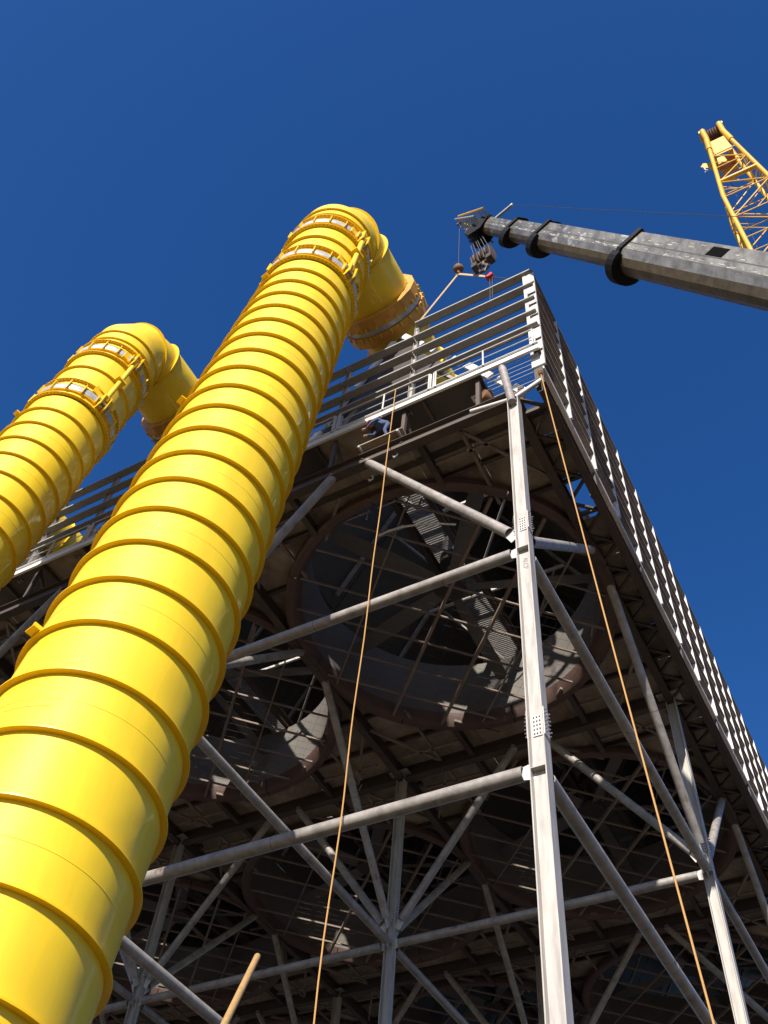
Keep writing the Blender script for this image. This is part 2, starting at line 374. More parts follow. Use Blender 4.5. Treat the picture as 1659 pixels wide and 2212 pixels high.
# ------------------------------------------------------------------ fans
def make_fan():
    t = thing('axial_fan', '', 'fan', (0, 0, 0))
    zb = ZB - .12
    # brown inlet bell, in eight bolted segments
    for k in range(8):
        a0 = k * math.pi / 4 + .004; a1 = (k + 1) * math.pi / 4 - .004
        m_ = MB().lathe([(FR + .42, zb + .30), (FR + .40, zb + .05), (FR + .30, zb - .02), (FR + .12, zb), (FR - .02, zb + .16), (FR - .12, zb + .50), (FR - .09, zb + .52), (FR + .03, zb + .18), (FR + .14, zb + .03), (FR + .29, zb + .01), (FR + .37, zb + .07), (FR + .39, zb + .30)],
                        (0, 0, 0), (0, 0, 1), n=10, a0=a0, a1=a1, x=(1, 0, 0))
        part(m_, 'inlet_bell', 'primer_ring', t)
    part(MB().lathe([(FR - .10, zb + .50), (FR - .16, zb + 3.0), (FR - .10, zb + 3.0), (FR - .05, zb + .52)], (0, 0, 0), (0, 0, 1), n=72), 'shroud', 'shroud', t)
    # guard screen: two beams at 45 degrees with cross bars and wires
    zs = zb + .06; c45 = math.sqrt(.5)
    u = Vector((-c45, c45, 0)); v = Vector((c45, c45, 0))
    for o in (-.42, 1.48):
        L = math.sqrt((FR) ** 2 - o * o); part(MB().bar(v * o - u * L + Vector((0, 0, zs)), v * o + u * L + Vector((0, 0, zs)), .10, .14), 'screen_beam', 'guard', t)
    for k in range(-3, 4):
        o = k * 1.42; L = math.sqrt(FR ** 2 - o * o); part(MB().bar(u * o - v * L + Vector((0, 0, zs + .02)), u * o + v * L + Vector((0, 0, zs + .02)), .06, .07), 'screen_bar', 'guard', t)
    for o in (-2.9, 2.9):
        L = math.sqrt(FR ** 2 - o * o); part(MB().bar(v * o - u * L + Vector((0, 0, zs)), v * o + u * L + Vector((0, 0, zs)), .05, .06), 'screen_bar', 'guard', t)
    m_ = MB()
    for k in range(-13, 14):
        o = k * .4; L = math.sqrt(max(.1, (FR - .05) ** 2 - o * o))
        m_.bar(u * o - v * L + Vector((0, 0, zs + .07)), u * o + v * L + Vector((0, 0, zs + .07)),   .005, .005)
        m_.bar(v * o - u * L + Vector((0, 0, zs + .075)), v * o + u * L + Vector((0, 0, zs + .075)), .005, .005)
    o = part(m_, 'screen_wires', 'dark_steel', t); o['kind'] = 'stuff'
    zf = zb + 1.75
    hub = part(MB().lathe([(.02, -.14), (.55, -.12), (.62, 0), (.55, .12), (.02, .14)], (0, 0, zf), (0, 0, 1), n=24, closed=False), 'hub', 'dark_steel', t)
    part(MB().tube((0, 0, zf + .1), (0, 0, zf + 1.3), .12, n=10), 'shaft', 'dark_steel', t)
    for k in range(5):
        a = k * 2 * math.pi / 5 + .35; d = Vector((math.cos(a), math.sin(a), 0)); s = Vector((-math.sin(a), math.cos(a), 0)); up = Vector((0, 0, 1))
        m_ = MB(); n_ = 8
        for q in range(n_ + 1):
            r = .55 + (FR - .85) * q / n_; ch = .22 + .42 * math.sin(math.pi * min(1, .18 + .62 * q / n_)); tw = math.radians(26 - 17 * q / n_)
            e = s * math.cos(tw) + up * math.sin(tw); nn = up * math.cos(tw) - s * math.sin(tw); c = d * r + Vector((0, 0, zf))
            for (f, h) in ((-.5, 0), (-.2, .06), (.2, .055), (.5, 0), (.2, -.012), (-.2, -.012)): m_.v.append(c + e * ch * f + nn * h)
        for q in range(n_):
            for h in range(6):
                l = (h + 1) % 6; m_.f.append((q * 6 + h, q * 6 + l, q * 6 + 6 + l, q * 6 + 6 + h)); m_.sm.append(True)
        m_.f.append(tuple(range(6))); m_.sm.append(False); m_.f.append(tuple(range(n_ * 6, n_ * 6 + 6))); m_.sm.append(False)
        part(m_, 'blade', 'blade', hub)
    # fan bridge over the opening with motor
    zt = zb + 3.0
    for o in (-.62, .62): part(ibeam(MB(), (o, -BY / 2 + .2, zt + .25), (o, BY / 2 - .2, zt + .25), .44, .2), 'bridge_beam', 'primer', t)
    m_ = MB()
    for k in range(136): yy = -6.8 + k * .10; m_.box(-.6, .6, yy, yy + .012, zt + .48, zt + .505)
    for k in range(25): xx = -.6 + k * .05; m_.box(xx - .004, xx + .004, -6.8, 6.8, zt + .475, zt + .508)
    o = part(m_, 'bridge_grating', 'girt', t); o['kind'] = 'stuff'
    mo = part(MB().lathe([(.02, 0), (.42, 0), (.42, .7), (.36, .8), (.36, 1.4), (.02, 1.42)], (0, 0, zt + .05), (0, 0, 1), n=18, closed=False), 'motor', 'dark_steel', t)
    return t
fan0 = make_fan(); nfan = 0
for i in range(NX):
    for j in range(NY):
        f = fan0 if nfan == 0 else copy_tree(fan0); nfan += 1
        f.location = ((cx(i) + cx(i + 1)) / 2, (cy(j) + cy(j + 1)) / 2, 0)
        rot = random.uniform(0, 1.2)
        if (i, j) == (0, 0): tag(f, 'large axial fan with brown inlet ring and diagonal guard, beside the corner column', 'fan')
        else: tag(f, 'axial fan with brown inlet ring, %s along the front, %s row back from corner' % (ORD[i], ORD[j]), 'fan', 'fans in the deck')

# ------------------------------------------------------------------ A-frame condensers over each street of fans
for i in range(NX):
    mx = (cx(i) + cx(i + 1)) / 2
    t = thing('condenser_frame', 'steep tube-bundle roof standing behind the front wall posts' if i == 0 else 'steep tube-bundle roof of the %s fan street from the corner' % ORD[i], 'condenser', (mx, YF, ZW), 'condenser roofs' if i else None)
    zt, zbm, hwid = hz(37.4), ZW + .45, 5.3
    for s_ in (-1, 1):
        n_ = 20; Lp = (NY * BY - 1.2) / n_
        dv = Vector((-s_ * hwid, 0, zt - zbm)); nv = Vector((zt - zbm, 0, s_ * hwid)).normalized() * .18
        for k in range(n_):
            if s_ == 1 and k in ((0, 1) if i == 0 else (1, 2)): continue
            ya = YF + 1.6 + k * Lp
            part(MB().quad_box((mx + s_ * hwid, ya + .03, zbm), (0, Lp - .06, 0), dv, nv), 'tube_bundle', 'bundle', t)
        m_ = MB()
        for k in range(9):
            f = k / 9; p = Vector((mx + s_ * hwid, YF + 1.45, zbm)) + dv * f; m_.quad_box(p + nv * s_ * 0, (0, .12, 0), dv / 9 * .62, nv * 1.6)
        o = part(m_, 'end_frame', 'white', t)
    zg = hz(33.2); gw = hwid * (zt - zg) / (zt - zbm)
    part(MB().poly([(mx - gw * .95, YF + 1.62, zg), (mx + gw * .95, YF + 1.62, zg), (mx + .2, YF + 1.62, zt - .4), (mx - .2, YF + 1.62, zt - .4)], (0, .05, 0)), 'gable_sheet', 'dark_steel', t)
    part(MB().bar((mx - hwid, YF + 1.5, zbm - .1), (mx + hwid, YF + 1.5, zbm - .1), .25, .3), 'sill_beam', 'primer', t)
    for k in range(12):
        yy = YF + 2.0 + k * 4.6
        for s_ in (-1, 1):
            part(MB().bar((mx + s_ * hwid * .90, yy, zbm + .1), (mx + s_ * .25, yy, zt - 1.0), .12, .14, up=(0, 1, 0)), 'frame_strut', 'galv_pipe', t)
            part(MB().bar((mx + s_ * hwid * .52, yy, zbm + 3.2), (mx, yy + 2.3, zbm + .2), .08, .08), 'frame_strut', 'galv_pipe', t)
        part(MB().bar((mx - hwid * .6, yy, zbm + 3.0), (mx + hwid * .6, yy, zbm + 3.0), .10, .12), 'tie_beam', 'galv_light', t)
    for k in range(NY + 1):
        yy = YF + 1.3 + k * (BY - .3)
        for s_ in (-1, 1): part(MB().bar((mx + s_ * hwid, yy, ZB + .2), (mx + s_ * (hwid + .1), yy, zbm), .2, .2, up=(0, 1, 0)), 'support_post', 'primer', t)

# ------------------------------------------------------------------ wind wall
def girt(mb, a, b, inward, d=.29, lip=.085, t=.014):   # channel on its side: flat web, outer and inner lips turned up
    a, b, n = Vector(a), Vector(b), Vector(inward); u = Vector((0, 0, 1))
    mb.quad_box(a, b - a, n * d, u * t)
    mb.quad_box(a - n * .001 + u * .0, b - a, n * t, u * lip); mb.quad_box(a + n * (d - t), b - a, n * t, u * lip); return mb
fw = thing('wind_wall', 'open girt frame of the front wind wall above the walkway', 'wall frame', (XE, YF, ZW))
FLEV = [34.2, 33.02, 31.85, 30.75, 29.75]
posts = [-4.12, -8.79, -11.7, -14.6, -17.45, -20.3, -23.1, -26.0, -28.9, -31.8, -34.7, -37.6, -40.5, -43.4, -46.3, -49.2]
for k, x in enumerate(posts):
    top = FLEV[0] if k < 2 else FLEV[1]
    part(hsec(MB(), (x, YF + .26, ZW - .1), hz(top), .16, .17, .012), 'post', 'galv', fw)
    if k:
        for lv in FLEV[(0 if k < 2 else 1):]:
            part(MB().poly([(x - .10, YF + .05, hz(lv) - .02), (x - .10, YF + .36, hz(lv) - .02), (x - .10, YF + .36, hz(lv) - .26)], (.02, 0, 0)), 'cleat', 'dark_steel', fw)
for k in range(len(posts) - 1):
    for q, lv in enumerate(FLEV):
        if q == 0 and k > 0: continue
        x0, x1 = posts[k + 1], posts[k]
        if k == 0: x1 = -3.99
        part(girt(MB(), (x0 + .008, YF - .01, hz(lv) - .09), (x1 - .008, YF - .01, hz(lv) - .09), (0, 1, 0)), 'girt', 'girt', fw)
sw = thing('wind_wall', 'open girt frame of the side wind wall, posts closely spaced', 'wall frame', (XE, YF, ZW))
SLEV = [34.15, 33.2, 32.3, 31.4, 30.5, 29.6, 28.7, 27.9]
sp = [YF + .16 + 2.17 * k for k in range(26)]
for k, y in enumerate(sp):
    part(MB().box(XE - .42, XE + .012, y - .05, y + .05, hz(26.9), hz(34.15)), 'post', 'galv_light', sw)
    for lv in SLEV:
        part(MB().poly([(XE - .10, y - .075, hz(lv) - .092), (XE - .30, y - .075, hz(lv) - .092), (XE - .28, y - .075, hz(lv) - .17)], (0, .02, 0)), 'cleat', 'dark_steel', sw)
for k in range(0, 24, 3):
    for lv in SLEV:
        a, b = sp[k] - (.12 if k == 0 else 0), sp[min(k + 3, 25)]
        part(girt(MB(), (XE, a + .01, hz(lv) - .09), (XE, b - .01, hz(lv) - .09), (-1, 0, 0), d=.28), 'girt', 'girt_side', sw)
    part(MB().box(XE - .30, XE - .05, sp[k] + .01, sp[min(k + 3, 25)] - .01, hz(26.7), hz(26.9)), 'base_rail', 'galv_light', sw)
for k in range(0, 26, 2):
    part(MB().box(XE - .36, XE - .08, sp[k] - .07, sp[k] + .07, ZB + .3, hz(26.7)), 'base_stub', 'primer', sw)

# ------------------------------------------------------------------ front walkway with handrail
wk = thing('walkway', 'steel walkway with white edge channel along the front of the deck', 'walkway', (XE, YF, ZW))
xw1 = -49.0
for k in range(8):
    a, b = XE - .06 - k * 5.6, XE - .06 - (k + 1) * 5.6 + .01
    m_ = MB(); m_.box(b, a, YF - .12, YF - .10, ZW - .27, ZW + .16); m_.box(b, a, YF - .19, YF - .12, ZW - .27, ZW - .25); m_.box(b, a, YF - .19, YF - .12, ZW + .14, ZW + .16)
    part(m_, 'edge_channel', 'white', wk)
for k in range(22):
    a, b = XE - .1 - k * 2.05, XE - .1 - (k + 1) * 2.05
    if k == 0:
        for q in range(9):
            part(MB().box(b + .01, a - .02, YF - .02 + q * .14, YF - .012 + q * .14, ZW - .015, ZW + .01), 'grating_bar', 'girt', wk)
    else: part(MB().box(b + .01, a - .01, YF - .09, YF + 1.15, ZW - .02, ZW + .012), 'floor_plate', 'dark_steel' if k % 3 else 'deck', wk)
    part(MB().bar((a, YF - .09, ZW - .11), (a, YF + 1.2, ZW - .11), .08, .17), 'bracket', 'primer', wk)
hr = thing('handrail', 'thin two-rail handrail along the front walkway', 'handrail', (XE, YF, ZW))
for k in range(12):
    a, b = XE - .15 - k * 3.7, XE - .15 - (k + 1) * 3.7 + .10; y = YF - .15
    for q in range(3):
        x = a + (b - a) * (q / 2 * .96 + .02)
        part(MB().tube((x, y, ZW + .14), (x, y, ZW + 1.15), .032, n=8), 'rail_post', 'galv_light', hr)
    part(MB().path([(a, y, ZW + .2), (a, y, ZW + 1.12), (a - .05, y, ZW + 1.19), (b + .05, y, ZW + 1.19), (b, y, ZW + 1.12), (b, y, ZW + .2)], .03, 8), 'top_rail', 'galv_light', hr)
    part(MB().tube((a, y, ZW + .66), (b, y, ZW + .66), .02, n=8), 'mid_rail', 'galv_light', hr)
# hangers and the open truss between deck and walkway
tr = thing('deck_truss', 'open front truss between the fan deck and the walkway', 'truss', (XE, YF, ZB))
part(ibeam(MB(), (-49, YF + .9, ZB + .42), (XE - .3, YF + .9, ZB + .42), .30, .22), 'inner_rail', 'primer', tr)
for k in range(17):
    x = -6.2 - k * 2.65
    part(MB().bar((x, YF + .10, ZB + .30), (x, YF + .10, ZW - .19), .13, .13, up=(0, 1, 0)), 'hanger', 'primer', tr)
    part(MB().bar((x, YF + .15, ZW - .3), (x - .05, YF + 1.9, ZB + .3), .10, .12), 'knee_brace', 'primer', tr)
for k in range(6):
    x = -5.6 - k * 2.8
    part(MB().tube((x, YF + 2.2, ZB + 1.25), (x - 2.5, YF + 2.2, ZB + 1.25), .035, n=8), 'guard_rail', 'galv_light', tr)
    part(MB().tube((x, YF + 2.2, ZB + .75), (x - 2.5, YF + 2.2, ZB + .75), .03, n=8), 'guard_rail', 'galv_light', tr)
    part(MB().tube((x - .1, YF + 2.2, ZB + .36), (x - .1, YF + 2.2, ZB + 1.26), .03, n=8), 'guard_post', 'galv_light', tr)
# tubes round the head of the corner column
cx_, cy_ = CX0, CY0
hd = thing('column_head', 'round tubes tying the corner column head to the walkway', 'brace', (cx_, cy_, ZB))
part(MB().tube((cx_ - .02, cy_ - .12, ZB - .35), (cx_ - .32, cy_ - .02, ZW - .20), .13, n=14), 'head_post', 'galv_pipe', hd)
part(MB().tube((cx_ + .1, cy_ - .1, ZB - .1), (XE - .12, cy_ - .02, ZB + .42), .075, n=12), 'head_tie', 'galv_light', hd)
part(MB().tube((cx_ - .1, cy_ - .1, ZB - .12), (cx_ - 1.35, cy_ - .15, ZB + .05), .075, n=12), 'head_tie', 'galv_light', hd)
# small motor hung under the walkway
mt_ = thing('vibrator_motor', 'small round motor hanging under the walkway near the corner', 'motor', (-6.25, YF + .55, ZW - .9))
part(MB().lathe([(.02, 0), (.24, 0), (.27, .05), (.27, .35), (.20, .42), (.20, .62), (.02, .64)], (-6.25, YF + .35, ZW - .72), (.3, .9, .1), n=20, closed=False), 'housing', 'rust', mt_)
part(MB().box(-6.6, -5.9, YF + .42, YF + .62, ZW - .50, ZW - .40), 'bracket', 'galv_light', mt_)
part(MB().bar((-6.25, YF + .52, ZW - .42), (-6.25, YF + .52, ZW - .02), .08, .08, up=(0, 1, 0)), 'hanger', 'galv_light', mt_)

# ------------------------------------------------------------------ yellow steam risers
def make_riser():
    P0 = Vector((-10.35, 7.15, H0)); ax = Vector((-.021, .088, 1)).normalized(); r = 1.57
    def at(z): return P0 + ax * (z / ax.z)
    t = thing('steam_riser', '', 'pipe', (at(-H0).x, at(-H0).y, 0))
    part(MB().lathe([(r, -H0), (r, 30.96), (r - .03, 30.96), (r - .03, -H0)], P0, ax, n=96), 'shell', 'yellow', t)
    part(MB().lathe([(r + .003, 0), (r + .35, 0), (r + .35, .05), (r + .003, .05)], at(-H0 + .002) , ax, n=64), 'base_flange', 'yellow_rib', t)
    rib = MB().lathe([(r - .01, -.016), (r + .105, -.014), (r + .105, .014), (r - .01, .016)], (0, 0, 0), ax, n=96).mesh('stiffener_ring', 'yellow_rib')
    rings = [7.308 - 1.215 * k for k in range(7, 0, -1)] + [7.308 + 1.21 * k for k in range(5)] + [12.153 + 1.1655 * k for k in range(1, 16)]
    for z in rings:
        p = at(z) - t.location; link('stiffener_ring', rib, t, tuple(p))
    ws = MB().lathe([(r - .005, -.010), (r + .004, -.006), (r + .006, 0), (r + .004, .006), (r - .005, .010)], (0, 0, 0), ax, n=96).mesh('weld_seam', 'yellow')
    for k in range(0, len(rings) - 1, 2): link('weld_seam', ws, t, tuple(at(rings[k] * .45 + rings[k + 1] * .55) - t.location))
    xs_ = Vector((.30, -.95, 0))
    for z, a0, a1, h_ in ((rings[15] + .42, -.75, .10, .05), (rings[-1] + .35, -.65, .25, .045), (rings[8] + .5, -.3, .2, .008)):
        part(MB().lathe([(r - .002, -h_), (r + .003, -h_), (r + .003, h_), (r - .002, h_)], at(z), ax, n=24, x=xs_, a0=a0, a1=a1), 'scuff_mark', 'scuff', t)
    # lifting lugs
    for z, e in ((rings[10], (-.22, -.97, 0)), (rings[18], (-.36, -.93, 0)), (rings[-1], (-.2, -.98, 0))):
        e = Vector(e); e = (e - ax * e.dot(ax)).normalized(); s = ax.cross(e)
        p = at(z + .02) + e * (r + .02)
        part(MB().quad_box(p - s * .12, s * .24, e * .22, ax * .03).quad_box(p - s * .02 + ax * .03, s * .04, e * .2, ax * .16), 'lifting_lug', 'yellow_rib', t)
    # hinged expansion joint: two bellows with tie rods
    za, zb_ = 31.56, 35.62
    part(MB().lathe([(r, za + .42), (r, zb_ - .42), (r - .03, zb_ - .42), (r - .03, za + .42)], P0, ax, n=96), 'joint_spool', 'yellow', t)
    for z in (za + 2.0,): link('stiffener_ring', rib, t, tuple(at(z) - t.location))
    for z in (za, zb_):
        j = part(MB().lathe([(r + .02, -.22), (r + .10, -.19), (r + .125, -.08), (r + .11, 0), (r + .125, .08), (r + .10, .19), (r + .02, .22), (r - .04, .22), (r - .04, -.22)], at(z), ax, n=96), 'bellows', 'silver', t)
        for dz in (-.66, -.27, .235, .62):
            part(MB().lathe([(r - .02, 0), (r + (.10 if abs(dz) < .3 else .15), 0), (r + (.10 if abs(dz) < .3 else .15), .035), (r - .02, .035)], at(z + dz), ax, n=96), 'joint_flange', 'yellow_rib', t)
        part(MB().lathe([(r - .01, -.6), (r + .01, -.6), (r + .01, -.2), (r - .01, -.2)], at(z), ax, n=96), 'joint_collar', 'yellow', t)
        part(MB().lathe([(r - .01, .2), (r + .01, .2), (r + .01, .6), (r - .01, .6)], at(z), ax, n=96), 'joint_collar', 'yellow', t)
        x, y = MB().frame(ax)
        for k in range(18):
            a = k * 2 * math.pi / 18 + .1; e = x * math.cos(a) + y * math.sin(a); s = ax.cross(e); p = at(z) + e * (r + .10)
            part(MB().quad_box(p - s * .02 - ax * .34, s * .04, e * .10, ax * .68), 'joint_lug', 'yellow_rib', j)
        m_ = MB()
        for k in range(72):
            a = k * 2 * math.pi / 72; e = x * math.cos(a) + y * math.sin(a); p = at(z) + e * (r + .10)
            for dz in (-.64, .60): m_.tube(p + ax * (dz - .03), p + ax * (dz + .07), .02, n=5)
        o = part(m_, 'joint_bolts', 'bolt', j); o['kind'] = 'stuff'
    # tie rods with hinge plates on the side towards the corner, and opposite
    for e in (Vector((.93, -.10, 0)).normalized(), Vector((-.93, .10, 0)).normalized()):
        e = (e - ax * e.dot(ax)).normalized(); s = ax.cross(e).normalized()
        for z, sg in ((za, -1), (zb_, 1)):
            for u in (-.14, .14):
                c = at(z) + s * u
                part(MB().poly([c + e * (r + .0) - ax * .75, c + e * (r + .36) - ax * .45, c + e * (r + .36) + ax * .45, c + e * r + ax * .75], s * .03), 'hinge_plate', 'yellow_rib', t)
            part(MB().tube(at(z) + e * (r + .2) - s * .25, at(z) + e * (r + .2) + s * .25, .07, n=10), 'hinge_pin', 'silver', t)
            part(MB().quad_box(at(z + sg * -.25) + e * (r - .02) - s * .55, s * 1.1, e * .10, ax * .5), 'saddle_plate', 'yellow_rib', t)
        rod = part(MB().tube(at(za + .15) + e * (r + .2), at(zb_ - .15) + e * (r + .2), .10, n=12), 'tie_rod', 'yellow', t)
        c = at((za + zb_) / 2)
        part(MB().quad_box(c + e * (r - .02) - s * .22 - ax * .05, s * .44, e * .36, ax * .10), 'rod_guide', 'yellow_rib', rod)
    # mitred elbow turning over the wall
    top = at(zb_ + .42); zd = hz(38.75); Rb = 1.2; xd = top.x
    v0 = at(38.25); d0 = ax; d1 = Vector((0, 1, 0)); ang = d0.angle(d1); T = Rb * math.tan(ang / 2)
    n_ = 2; cur = v0
    axn = d0.cross(d1).normalized()
    dirs = [Matrix.Rotation(ang * (k + .5) / n_, 3, axn) @ d0 for k in range(n_)]
    seg = 2 * Rb * math.tan(ang / n_ / 2)
    nodes = [at(zb_ + .12), v0]
    for d in dirs: cur = cur + d * seg; nodes.append(cur)
    yend = nodes[-1].y
    nodes.append(Vector((nodes[-1].x, 14.0, nodes[-1].z)))
    m_ = MB(); nn = 72; rings_e = []
    for k, p in enumerate(nodes):
        di = (p - nodes[k - 1]).normalized() if k else (nodes[1] - p).normalized(); do = (nodes[k + 1] - p).normalized() if k < len(nodes) - 1 else di
        nrm = (di + do).normalized(); sx = Vector((1, 0, 0)); sx = (sx - di * sx.dot(di)).normalized(); sy = di.cross(sx)
        for q in range(nn):
            a = 2 * math.pi * q / nn; v = p + (sx * math.cos(a) + sy * math.sin(a)) * r; v = v - di * ((v - p).dot(nrm) / di.dot(nrm)); m_.v.append(v)
    for k in range(len(nodes) - 1):
        for q in range(nn):
            l = (q + 1) % nn; m_.f.append((k * nn + q, k * nn + l, k * nn + nn + l, k * nn + nn + q)); m_.sm.append(True)
    el = part(m_, 'elbow', 'yellow', t); el.data.set_sharp_from_angle(angle=math.radians(14))
    for p, d in ((at(36.75), ax), (at(37.55), ax)):
        part(MB().lathe([(r - .01, -.016), (r + .09, -.016), (r + .09, .016), (r - .01, .016)], p, d, n=72), 'stiffener_ring', 'yellow_rib', t)
    for k in (2, 3):
        p = nodes[k]; d = ((nodes[k] - nodes[k - 1]).normalized() + (nodes[k + 1] - nodes[k]).normalized()).normalized()
        part(MB().lathe([(r - .01, -.016), (r + .13, -.016), (r + .13, .016), (r - .01, .016)], p, d, n=72), 'stiffener_ring', 'yellow_rib', t)
    e = nodes[-1]; zc = e.z; X = e.x
    # eight-sided collar with silver bellows, then the duct along the condenser ridge
    part(MB().lathe([(r + .04, 0), (r + .34, .02), (r + .34, .55), (r + .26, .55), (r + .2, .2)], (X, 13.75, zc), (0, 1, 0), n=16, smooth=False), 'collar', 'collar', t)
    part(MB().lathe([(r + .2, .50), (r + .24, .70), (r + .2, .9), (r + .10, .9), (r + .10, .5)], (X, 13.75, zc), (0, 1, 0), n=48), 'bellows', 'silver', t)
    part(MB().lathe([(r + .26, .85), (r + .34, .85), (r + .34, 1.35), (r + .04, 1.37), (r + .2, 1.2)], (X, 13.75, zc), (0, 1, 0), n=16, smooth=False), 'collar', 'collar', t)
    m_ = MB()
    for k in range(24):
        a = 2 * math.pi * k / 24; ee = Vector((math.cos(a), 0, math.sin(a))); p = Vector((X, 13.75, zc)) + ee * (r + .33)
        m_.quad_box(p + Vector((0, .42, 0)) - ee * .03, (0, .18, 0), ee * .08, Vector((0, 1, 0)).cross(ee) * .05); m_.quad_box(p + Vector((0, .84, 0)) - ee * .03, (0, .18, 0), ee * .08, Vector((0, 1, 0)).cross(ee) * .05)
    o = part(m_, 'collar_cleats', 'yellow', t); o['kind'] = 'stuff'
    r2 = r - .12; ye = CY0 + NY * BY - 3
    part(MB().lathe([(r2, 14.0), (r2, ye), (r2 - .03, ye), (r2 - .03, 14.0)], (X, 0, zc), (0, 1, 0), n=64), 'ridge_duct', 'yellow', t)
    part(MB().lathe([(.02, 0), (r2 - .002, 0), (r2 - .002, .03), (.02, .03)], (X, ye - .05, zc), (0, 1, 0), n=48), 'end_plate', 'yellow', t)
    for k in range(12):
        y = 15.9 + k * 1.6
        part(MB().lathe([(r2 - .01, -.016), (r2 + .13, -.016), (r2 + .13, .016), (r2 - .01, .016)], (X, y, zc), (0, 1, 0), n=48), 'stiffener_ring', 'yellow_rib', t)
    for k in range(7):
        y = 16.5 + k * 7
        part(MB().box(X - .9, X + .9, y, y + .3, hz(36.5), zc - r2 * .80), 'saddle', 'primer', t)
    return t
rs0 = make_riser()
tag(rs0, 'yellow ribbed steam riser leaning up beside the corner column, elbow over the wall', 'pipe')
for k in (1, 2):
    rs = copy_tree(rs0); rs.location.x -= BX * k; rs.location.y += .3 * k
    tag(rs, 'yellow ribbed steam riser standing behind the nearer riser, elbow over the wall' if k == 1 else 'farthest yellow ribbed steam riser in the row of risers', 'pipe')

# ------------------------------------------------------------------ ropes
def rope(name, pts, r, mt, label, cat, group=None):
    P = [Vector(p) for p in pts]; o = MB()
    root = P[-1].copy()
    o.path([p - root for p in P], r, 6); ob = o.build(name, mt); ob.location = root
    return tag(ob, label, cat, group)
a = on(852, 870, 1, YF - .22); n_ = 40
pts = [Vector((a.x + .04 * math.sin(k * .9) * (k / n_), a.y - .03, a.z + .9 - (a.z + .9 - .02) * k / n_)) for k in range(n_ + 1)]
rope('hanging_rope', pts, .016, 'rope', 'tan rope hanging straight down from the front walkway rail', 'rope')
top = Vector((-4.05, YF - .16, hz(25.9))); d = ray(1545, 2212); bot = Vector((d.x, d.y, d.z)) * (13.0 / d.y); bot.z += H0
dirn = (bot - top); bot = top + dirn * ((top.z - .02) / -dirn.z)
pts = [top.lerp(bot, k / 40) + Vector((0, 0, -.35 * math.sin(math.pi * k / 40))) for k in range(41)]; pts[-1].z = .02
rope('tag_line', pts, .017, 'rope', 'tan rope slanting down from the right corner of the deck', 'rope')
kn = MB()
for k in range(5): kn.lathe([(.05, -.02), (.075, 0), (.05, .02), (.03, 0)], top + Vector((0, 0, -.03 * k)), (0.2, .1, 1), n=12)
part_ = kn.build('rope_knot', 'rope'); tag(part_, 'knot tying the slanting rope to the deck corner', 'knot')

# ------------------------------------------------------------------ leaning pole low in the picture
d1, d2 = ray(556, 2066), ray(485, 2212)
p1 = d1 * (7.6 / d1.y); p1.z += H0; p2 = d2 * (6.6 / d2.y); p2.z += H0
q = p1 + (p2 - p1) * ((p1.z) / (p1.z - p2.z))
ob = MB().tube(p1 - q, (0, 0, -.02), .034, n=12).build('timber_pole', 'wood'); ob.location = q
tag(ob, 'slim brown timber pole leaning up from the ground', 'pole')

# ------------------------------------------------------------------ telescopic crane boom with head, jib and hook block
Hd = Vector((-5.62, 13.3, hz(40.22))); Bs = Vector((12.0, 10.22, 3.0))
u_ = ray(1050, 490); v_ = ray(1659, 618); npl = u_.cross(v_).normalized()
Bs.y = -(npl.x * 12.0 + npl.z * (3.0 - H0)) / npl.y
bd = (Bs - Hd).normalized(); Lb = (Bs - Hd).length
tc = thing('telescopic_crane', 'dark grey telescopic crane boom with black collars reaching over the wall', 'crane boom', (Bs.x, Bs.y, 0))
side = bd.cross(Vector((0, 0, 1))).normalized(); upv = side.cross(bd).normalized()
if upv.z < 0: upv = -upv; side = -side
def sect(mb, s0, s1, w_, h_):                 # rounded lower half like a formed boom
    prof = [(-.5, .5), (.5, .5), (.5, -.12), (.40, -.32), (.22, -.46), (0, -.5), (-.22, -.46), (-.40, -.32), (-.5, -.12)]
    i0 = len(mb.v); n = len(prof)
    for s in (s0, s1):
        for a, b in prof: mb.v.append(Hd + bd * s + side * a * w_ + upv * b * h_)
    for k in range(n):
        l = (k + 1) % n; mb.f.append((i0 + k, i0 + l, i0 + n + l, i0 + n + k)); mb.sm.append(False)
    mb.f.append(tuple(i0 + k for k in range(n))); mb.sm.append(False); mb.f.append(tuple(i0 + n + k for k in range(n))); mb.sm.append(False); return mb
stations = [0.2, 3.0, 5.9, 12.4, 26.0, Lb]
sizes = [(.56, .68), (.66, .78), (.78, .94), (.98, 1.22), (1.2, 1.5)]
